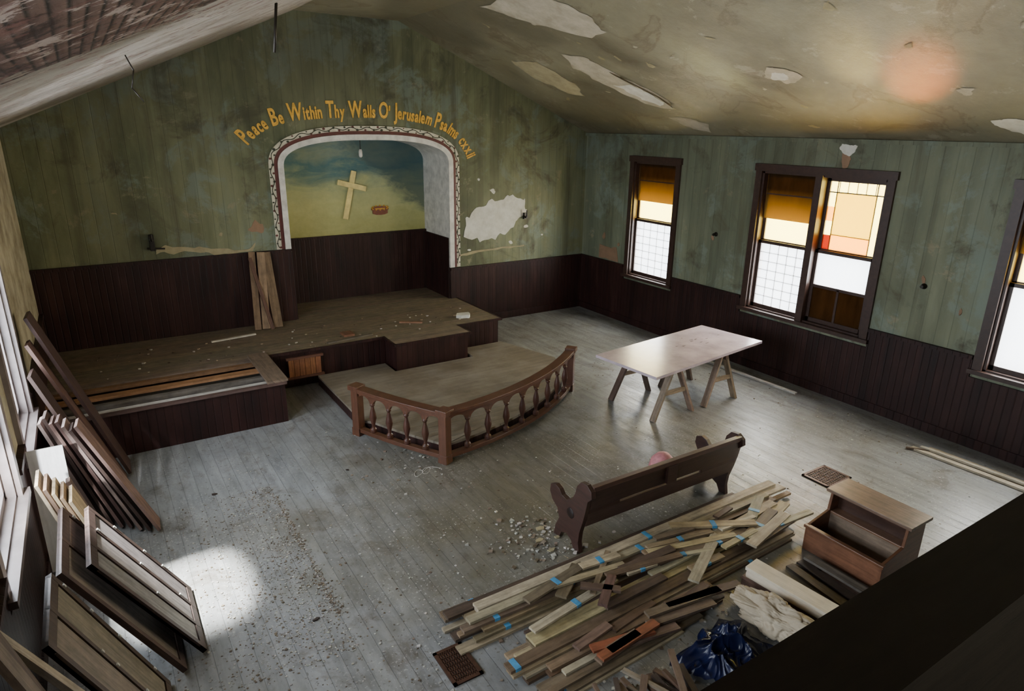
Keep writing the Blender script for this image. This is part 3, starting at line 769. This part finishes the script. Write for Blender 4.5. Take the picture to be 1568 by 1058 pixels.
for i in range(34):
    cx, cy = random.uniform(2.6, 4.8), random.uniform(2.92, 3.45); L_ = random.uniform(.2, .9); a = random.gauss(0, .2)
    lay(cx - L_ / 2 * math.cos(a), cy - L_ / 2 * math.sin(a), cx + L_ / 2 * math.cos(a), cy + L_ / 2 * math.sin(a), .12 + random.uniform(0, .05), random.uniform(.04, .10), .02, None, [.5] if random.random() < .35 else None)
for (x0, y0, x1, y1, w) in ((2.72, 2.98, 3.00, 3.20, .07), (2.72, 3.24, 2.95, 3.04, .06)):
    lay(x0, y0, x1, y1, .19, w, .025, (.13, .08, .06))
# front: long boards beside the tidy stack, then reddish and dark offcuts
for i in range(9):
    y = 2.62 + i * .028; s = random.uniform(-.05, .45)
    lay(1.80 + s, y - .03, 3.5 + random.uniform(-.5, .3), y + random.uniform(-.02, .04), .012 + .023 * (i % 3), random.choice([.05, .07, .10]), .02, random.choice(TN + [(.20, .07, .035), (.14, .08, .05)]), [.04] if i % 3 == 0 else None)
for i in range(12):
    cx, cy = random.uniform(2.5, 3.55), random.uniform(2.66, 2.88); a = random.uniform(-.2, .25); L_ = random.uniform(.25, .7)
    lay(cx - L_ / 2 * math.cos(a), cy - L_ / 2 * math.sin(a), cx + L_ / 2 * math.cos(a), cy + L_ / 2 * math.sin(a), .08 + .025 * (i % 3), .07, .02, random.choice([(.24, .08, .035), (.10, .06, .04), (.16, .11, .08)]))
b.obj('lumber_pile')
b = B()
for i in range(6):
    x = 4.27 + i * .078; lay(x + random.uniform(-.04, .04), 1.95 + random.uniform(-.1, .1), x + .04, 2.75 + random.uniform(-.1, .03), .012 + .025 * (i % 3), .08, .022, random.choice([(.07, .05, .035), (.17, .15, .13), (.05, .035, .03)]))
b.obj('dark_floor_boards')
b = B()
b.board((4.04, 2.72, .20), (4.14, 1.95, .17), .16, .03, PAINT, (.66, .59, .46)); b.cyl((4.0, 2.70, .16), (4.10, 1.97, .13), .05, PAINT, (.6, .52, .4), 14); b.board((4.03, 2.75, .05), (4.13, 1.95, .05), .1, .1, WOOD, (.12, .07, .05))
b.obj('white_trim_board')
def lump(name, c, sx, sy, sz, mat, rot=0, seed=0, amp=.25, fr=5, sub=6):
    bm = bmesh.new(); bmesh.ops.create_icosphere(bm, subdivisions=sub, radius=1)
    R = Matrix.Rotation(rot, 3, 'Z')
    for v in bm.verts:
        n = v.co.normalized()
        k = 1 + amp * noise.noise(n * fr * .5 + Vector((seed, 0, 0)))
        k -= amp * .3 * max(0, 1 - 6 * abs(noise.noise(n * fr * .7 + Vector((0, seed, 0)))))
        k -= amp * .16 * max(0, 1 - 5 * abs(noise.noise(n * fr * 1.8 + Vector((9, seed, 0)))))
        k += amp * .08 * noise.noise(n * fr * 3)
        p = Vector((n.x * sx, n.y * sy, n.z * sz)) * k
        if p.z < -sz * .45: p.z = -sz * .45
        v.co = R @ p + Vector((c[0], c[1], c[2] + sz * .45))
    for f in bm.faces: f.smooth = True
    me = D.meshes.new(name); bm.to_mesh(me); bm.free(); me.materials.append(mat)
    o = D.objects.new(name, me); SC.collection.objects.link(o); return o
def crumple(name, c, sx, sy, h, mat, rot=0, seed=0, n=120, fr=2.2):
    bm = bmesh.new(); bmesh.ops.create_grid(bm, x_segments=n, y_segments=n, size=1)
    R = Matrix.Rotation(rot, 3, 'Z')
    for v in bm.verts:
        rr = v.co.length
        th = math.atan2(v.co.y, v.co.x); edge = .78 + .3 * noise.noise(Vector((math.cos(th) * 2, math.sin(th) * 2, seed)))
        q = Vector((v.co.x * fr, v.co.y * fr * .8, seed))
        rid = 1 - min(1, abs(noise.noise(q)) * 2.6); rid2 = 1 - min(1, abs(noise.noise(q * 2.1 + Vector((3, 1, 0)))) * 2.6)
        dome = max(0, 1 - (rr / 1.2) ** 2)
        z = h * dome * (.40 + .42 * rid * rid + .14 * rid2 * rid2)
        p = Vector((v.co.x * sx * edge, v.co.y * sy * edge, max(.004, z)))
        v.co = R @ p + Vector(c)
    for f in bm.faces: f.smooth = True
    me = D.meshes.new(name); bm.to_mesh(me); bm.free(); me.materials.append(mat)
    o = D.objects.new(name, me); SC.collection.objects.link(o); return o
lump('canvas_sack', (3.80, 2.28, .005), .14, .36, .15, CANVAS, .12, 3, .38, 4)
crumple('navy_tarp', (3.28, 2.30, .0), .42, .28, .22, TARP, .25, 2, fr=1.6)
crumple('brown_blanket', (3.15, 1.80, .0), .46, .18, .16, CLOTHD, .1, 5)
crumple('brown_blanket.001', (3.95, 1.60, .0), .40, .16, .10, CLOTHD, .1, 9)
b = B()
for i in range(22):
    x = 2.12 + i * .034; a = random.uniform(-.5, .5)
    b.board((x + a * .3, 2.02 + random.uniform(-.08, .1), .02 + .02 * (i % 5)), (x - a * .3, 2.46 + random.uniform(-.12, .06), .03 + .025 * (i % 5)), random.uniform(.022, .05), .022, WOOD, random.choice([(.10, .06, .04), (.22, .18, .13), (.07, .05, .04), (.15, .10, .07)]))
b.obj('broken_chair_sticks')

def register(name, x0, x1, y0, y1):
    b = B(); b.box(x0, x1, y0, y1, .001, .006, REGD)
    for (a, c_, d, e) in ((x0, x1, y0, y0 + .025), (x0, x1, y1 - .025, y1), (x0, x0 + .025, y0, y1), (x1 - .025, x1, y0, y1)): b.box(a, c_, d, e, .004, .014, REGI)
    n = 12
    for i in range(1, n): b.box(x0 + (x1 - x0) * i / n - .005, x0 + (x1 - x0) * i / n + .005, y0, y1, .005, .011, REGI)
    for i in range(1, 8): b.box(x0, x1, y0 + (y1 - y0) * i / 8 - .004, y0 + (y1 - y0) * i / 8 + .004, .005, .011, REGI)
    b.obj(name)
register('floor_register', 6.0, 6.40, 3.28, 3.60); register('floor_register.001', 1.54, 1.76, 3.05, 3.38)

b = B()
b.board((7.66, 3.32, .014), (7.74, .9, .014), .07, .025, WOOD, (.5, .44, .33)); b.board((7.80, 3.2, .014), (7.86, .9, .014), .09, .025, WOOD, (.42, .35, .24)); b.board((7.72, 3.25, .04), (7.85, 1.0, .04), .04, .022, WOOD, (.52, .47, .36))
b.board((7.60, 3.35, .014), (7.75, 3.1, .03), .03, .02, WOOD, (.12, .08, .05))
b.obj('loose_floor_boards')
b = B(); b.board((7.9, 6.75, .014), (7.95, 5.05, .014), .06, .022, WOOD, (.62, .6, .55)); b.board((7.88, 6.7, .034), (7.90, 6.2, .034), .04, .02, WOOD, (.5, .48, .42)); b.obj('loose_floor_boards.001')

# ------------------------------------------------------------------ left wall stacks
def lean(b, yb0, yb1, xb, xt, zt, t, mat, tint, dy=0):
    p0 = Vector((xb, (yb0 + yb1) / 2, .015)); p1 = Vector((xt, (yb0 + yb1) / 2 + dy, zt))
    b.board(p0, p1, yb1 - yb0, t, mat, tint, side=(0, 1, 0))
b = B()
for i, (y0, y1, xb, xt, zt, c) in enumerate(((7.25, 7.62, -.05, -.64, 1.75, (.07, .038, .032)), (7.05, 7.28, -.10, -.66, 1.55, (.12, .065, .05)), (6.72, 7.02, -.2, -.66, 1.35, (.06, .035, .028)))):
    lean(b, y0, y1, xb, xt, zt, .03, WOOD, c, .1)
b.obj('leaning_dark_boards')
b = B()
for i in range(7):
    c = [(.24, .15, .125), (.08, .05, .04), (.30, .22, .19), (.11, .065, .055)][i % 4]
    y0 = 5.95 + i * .06 + random.uniform(-.015, .015)
    lean(b, y0, y0 + .26, .10 - i * .07, -.36 - i * .045, 1.04 + random.uniform(0, .08), .025, WOOD, c, .12 + random.uniform(-.03, .03))
b.obj('leaning_boards_stack')
b = B(); b.board((-.58, 5.78, .02), (-.58, 5.88, 1.06), .24, .015, PAINT, (.85, .85, .84), side=(1, 0, 0)); b.obj('added_glare_sheet')  # added sheet standing in for glare from the left window
def shutter(b, yb0, yb1, xb, xt, zt, pc, fc, n=3):
    p0 = Vector((xb, 0, .015)); p1 = Vector((xt, 0, zt)); d = p1 - p0; L_ = d.length; d.normalize()
    nrm = Vector((d.z, 0, -d.x))
    def bd(u0, u1, v0, v1, off, t, c, m=WOOD):
        ce = p0 + d * (u0 + u1) / 2 + Vector((0, (v0 + v1) / 2, 0)) + nrm * off
        b.obox(ce, d * (u1 - u0) / 2, Vector((0, (v1 - v0) / 2, 0)), nrm * t / 2, m, c)
    W = yb1 - yb0; s = .045
    bd(0, L_, yb0, yb1, 0, .02, fc)
    for k in range(n):
        v0 = yb0 + s + (W - s) * k / n; v1 = yb0 + (W - s) * (k + 1) / n - (.0 if k == n - 1 else .0)
        bd(.07, L_ - .07, v0 + .008, v1 - .008, .012, .012, jit(pc, .15))
    for k in range(n + 1):
        v = yb0 + (W - s) * k / n; bd(0, L_, v, v + s * (.8 if 0 < k < n else 1), .008, .034, fc)
    for u in (0, L_ - .06): bd(u, u + .06, yb0, yb1, .007, .034, fc)
    for k in range(7):
        v = yb0 + (W - s) * random.choice([1 / n, 2 / n, 1]) + .015; u = random.uniform(.05, L_ - .05)
        bd(u, u + .022, v, v + .018, .028, .01, (.5, .5, .46), PAINT)
b = B(); shutter(b, 4.22, 4.98, .20, -.34, .93, (.21, .19, .18), (.055, .033, .027)); b.obj('leaning_shutter')
b = B(); shutter(b, 4.10, 4.92, .06, -.48, 1.0, (.17, .14, .12), (.075, .045, .035), 2); b.obj('leaning_shutter.001')
b = B(); shutter(b, 3.40, 4.05, -.05, -.52, 1.05, (.19, .16, .12), (.065, .042, .03), 2); b.obj('leaning_shutter.002')
b = B()
for i in range(5): lean(b, 5.02 + i * .03, 5.29 + i * .03, -.12 - i * .05, -.42 - i * .045, .98 + .03 * i, .022, WOOD, [(.52, .40, .25), (.30, .20, .12), (.48, .37, .23), (.20, .13, .09), (.38, .30, .2)][i])
b.obj('leaning_tan_boards')
b = B(); lean(b, 3.28, 3.34, -.02, -.68, 1.3, .03, WOOD, (.34, .29, .23)); lean(b, 3.08, 3.22, -.3, -.68, 1.5, .03, WOOD, (.09, .06, .045)); lean(b, 2.9, 3.0, -.2, -.68, 1.7, .03, WOOD, (.16, .12, .09)); b.obj('leaning_strips')
b = B(); lean(b, 5.52, 5.60, -.20, -.45, .9, .03, WOOD, (.14, .09, .07)); b.obj('leaning_strips.001')

# ------------------------------------------------------------------ debris flakes
b = B()
def flake(x, y, smin, smax, cols):
    if x < XL + .1 or y > 7.6: return
    s = random.uniform(smin, smax) * random.uniform(.5, 1); a = random.uniform(0, 6.3); k = random.choice([3, 4, 5])
    c = jit(random.choice(cols), .2)
    P = [(x + s * math.cos(a + j * math.tau / k) * random.uniform(.6, 1.1), y + s * math.sin(a + j * math.tau / k) * random.uniform(.5, 1)) for j in range(k)]
    b.prism(P, 'z', .001, .001 + s * random.uniform(.2, .6), PAINT, c)
def flakes(n, cx, cy, sx, sy, smin, smax, cols):
    for _ in range(n): flake(random.gauss(cx, sx), random.gauss(cy, sy), smin, smax, cols)
WC = [(.5, .48, .42), (.42, .40, .36), (.25, .2, .15), (.12, .09, .06)]
DC = [(.12, .09, .06), (.18, .14, .10), (.3, .28, .25)]
for _ in range(2600):
    y = random.uniform(3.7, 6.3); x = 1.14 - abs(random.gauss(0, .42)); flake(x, y, .004, .013, DC + WC[:2])
for _ in range(600): flake(1.13 + random.gauss(0, .02), random.uniform(4.1, 6.05), .004, .014, DC)
flakes(500, .9, 5.1, .5, .8, .004, .015, WC)
flakes(170, 2.95, 4.1, .22, .2, .008, .035, WC); flakes(350, 2.3, 4.2, .8, .8, .005, .016, WC)
flakes(90, 6.9, 7.2, .6, .4, .008, .02, WC); flakes(120, 7.6, 5, .3, 2, .008, .02, WC)
flakes(80, 2.5, 5.9, .25, .4, .008, .026, WC); flakes(250, 3.5, 3.6, 1.4, .8, .006, .020, WC); flakes(500, .7, 3.9, .5, .6, .005, .016, DC); flakes(250, 4.5, 5, 2, 1.5, .005, .013, WC)
flakes(220, 2.9, 2.6, .9, .35, .01, .032, WC + DC)
b.obj('floor_debris')
b = B()
for (x, y, r) in ((3.05, 4.24, .055), (2.94, 4.09, .045), (.95, 4.15, .025), (.62, 6.4, .025), (2.95, 3.93, .035), (3.1, 4.05, .03), (1.9, 6.2, .02)):
    b.prism(rough_poly(blob(x, y, r, r * .6, n=5, seed=int(x * 100)), 3, amp=.015), 'z', .001, .012, TANP if r > .028 else CLOTHD)
b.obj('plaster_chunks')
b = B(); P = [(2.5 + .08 * math.cos(a * 1.3) + .02 * a, 5.75 + .06 * math.sin(a * 1.7), .004 + .002 * math.sin(a)) for a in [i * .35 for i in range(30)]]
b.tube(P, .002, WHITE, seg=5); b.obj('string_scrap')

# ------------------------------------------------------------------ balcony
b = B(); BW = (.012, .008, .006)
xa, xb_ = XL + .06, XR - .06
b.box(xa, xb_, YF + .05, .50, 1.78, 1.90, WOOD, BW)
b.box(xa, xb_, .42, .50, 1.90, 2.60, WOOD, BW); b.box(xa, xb_, .36, .53, 2.60, 2.65, WOOD, BW)
b.obj('balcony')

b = B(); b.cyl((1.55, 6.0, ceilz(1.55)), (1.5, 6.0, ceilz(1.5) - .35), .012, METAL); b.obj('hanging_rod')
b = B(); b.tube([(.35, 5.0, ceilz(.35)), (.38, 4.95, 3.80), (.36, 5.0, 3.70), (.42, 5.05, 3.62)], .004, METAL); b.obj('hanging_wire')

# ------------------------------------------------------------------ lights
def area(name, loc, tgt, sx, sy, P, col):
    l = D.lights.new(name, 'AREA'); l.shape = 'RECTANGLE'; l.size = sx; l.size_y = sy; l.energy = P; l.color = col
    o = D.objects.new(name, l); SC.collection.objects.link(o); o.location = loc
    d = Vector(tgt) - Vector(loc); o.rotation_euler = d.to_track_quat('-Z', 'Y').to_euler(); return o
for i, (y0, y1, z0, z1) in enumerate(RW):
    area('daylight_right_%d' % i, (XR + .45, (y0 + y1) / 2, (z0 + z1) / 2), (0, (y0 + y1) / 2, (z0 + z1) / 2), (y1 - y0) + .9, 2.9, (560, 820, 660)[i], (1.0, .97, .90))
for i, (y0, y1, z0, z1) in enumerate(LW):
    area('daylight_left_%d' % i, (XL - .45, (y0 + y1) / 2, (z0 + z1) / 2), (5, (y0 + y1) / 2, (z0 + z1) / 2), (y1 - y0) + .5, 2.5, (280, 300, 220)[i], (.93, .97, 1.0))
area('fill_front', (3.8, YF + .05, 3.4), (3.8, 10, 2.6), 3.0, 1.6, 110, (1.0, .93, .72))  # added fill behind the camera; the front wall has no window
def spot(name, loc, tgt, P, col, ang, blend=1.0, r=.03):
    l = D.lights.new(name, 'SPOT'); l.energy = P; l.color = col; l.spot_size = math.radians(ang); l.spot_blend = blend; l.shadow_soft_size = r
    o = D.objects.new(name, l); SC.collection.objects.link(o); o.location = loc
    o.rotation_euler = (Vector(tgt) - Vector(loc)).to_track_quat('-Z', 'Y').to_euler()
spot('sunbeam_left', (-2.2, 5.1, 5.2), (.24, 4.95, 0), 30000, (1, .97, .88), 12, .9, .08)
spot('added_glare_spot', (-.92, 4.34, 1.75), (-.58, 5.85, .85), 700, (1, .98, .95), 22, .8)  # added spot that brightens the glare sheet
spot('reflect_orange', (XR - .12, 4.6, 2.1), (6.95, 3.70, 3.97), 300, (1.0, .22, .01), 19)
spot('reflect_yellow', (XR - .12, 4.9, 2.1), (6.5, 4.15, 4.15), 230, (1.0, .74, .20), 15)
spot('reflect_green', (XR - .12, 5.4, 2.1), (6.56, 5.8, 4.12), 200, (.9, 1.0, .38), 16)

w = D.worlds.new('World'); SC.world = w; w.use_nodes = True
w.node_tree.nodes['Background'].inputs[0].default_value = (.8, .9, 1, 1); w.node_tree.nodes['Background'].inputs[1].default_value = 3.0

# ------------------------------------------------------------------ camera
Yc = Vector((-677, 344, -1010)).normalized()
Xc = Vector((1666, 314, -1010)); Xc = (Xc - Yc * Xc.dot(Yc)).normalized()
Zc = Xc.cross(Yc)
cam = D.cameras.new('camera'); co = D.objects.new('camera', cam); SC.collection.objects.link(co)
co.matrix_world = Matrix.Translation((0, 0, 3.5)) @ Matrix((Xc, Yc, Zc)).to_4x4()
cam.sensor_width = 36; cam.lens = 36 * 1010 / 1568; cam.clip_start = .02
SC.camera = co
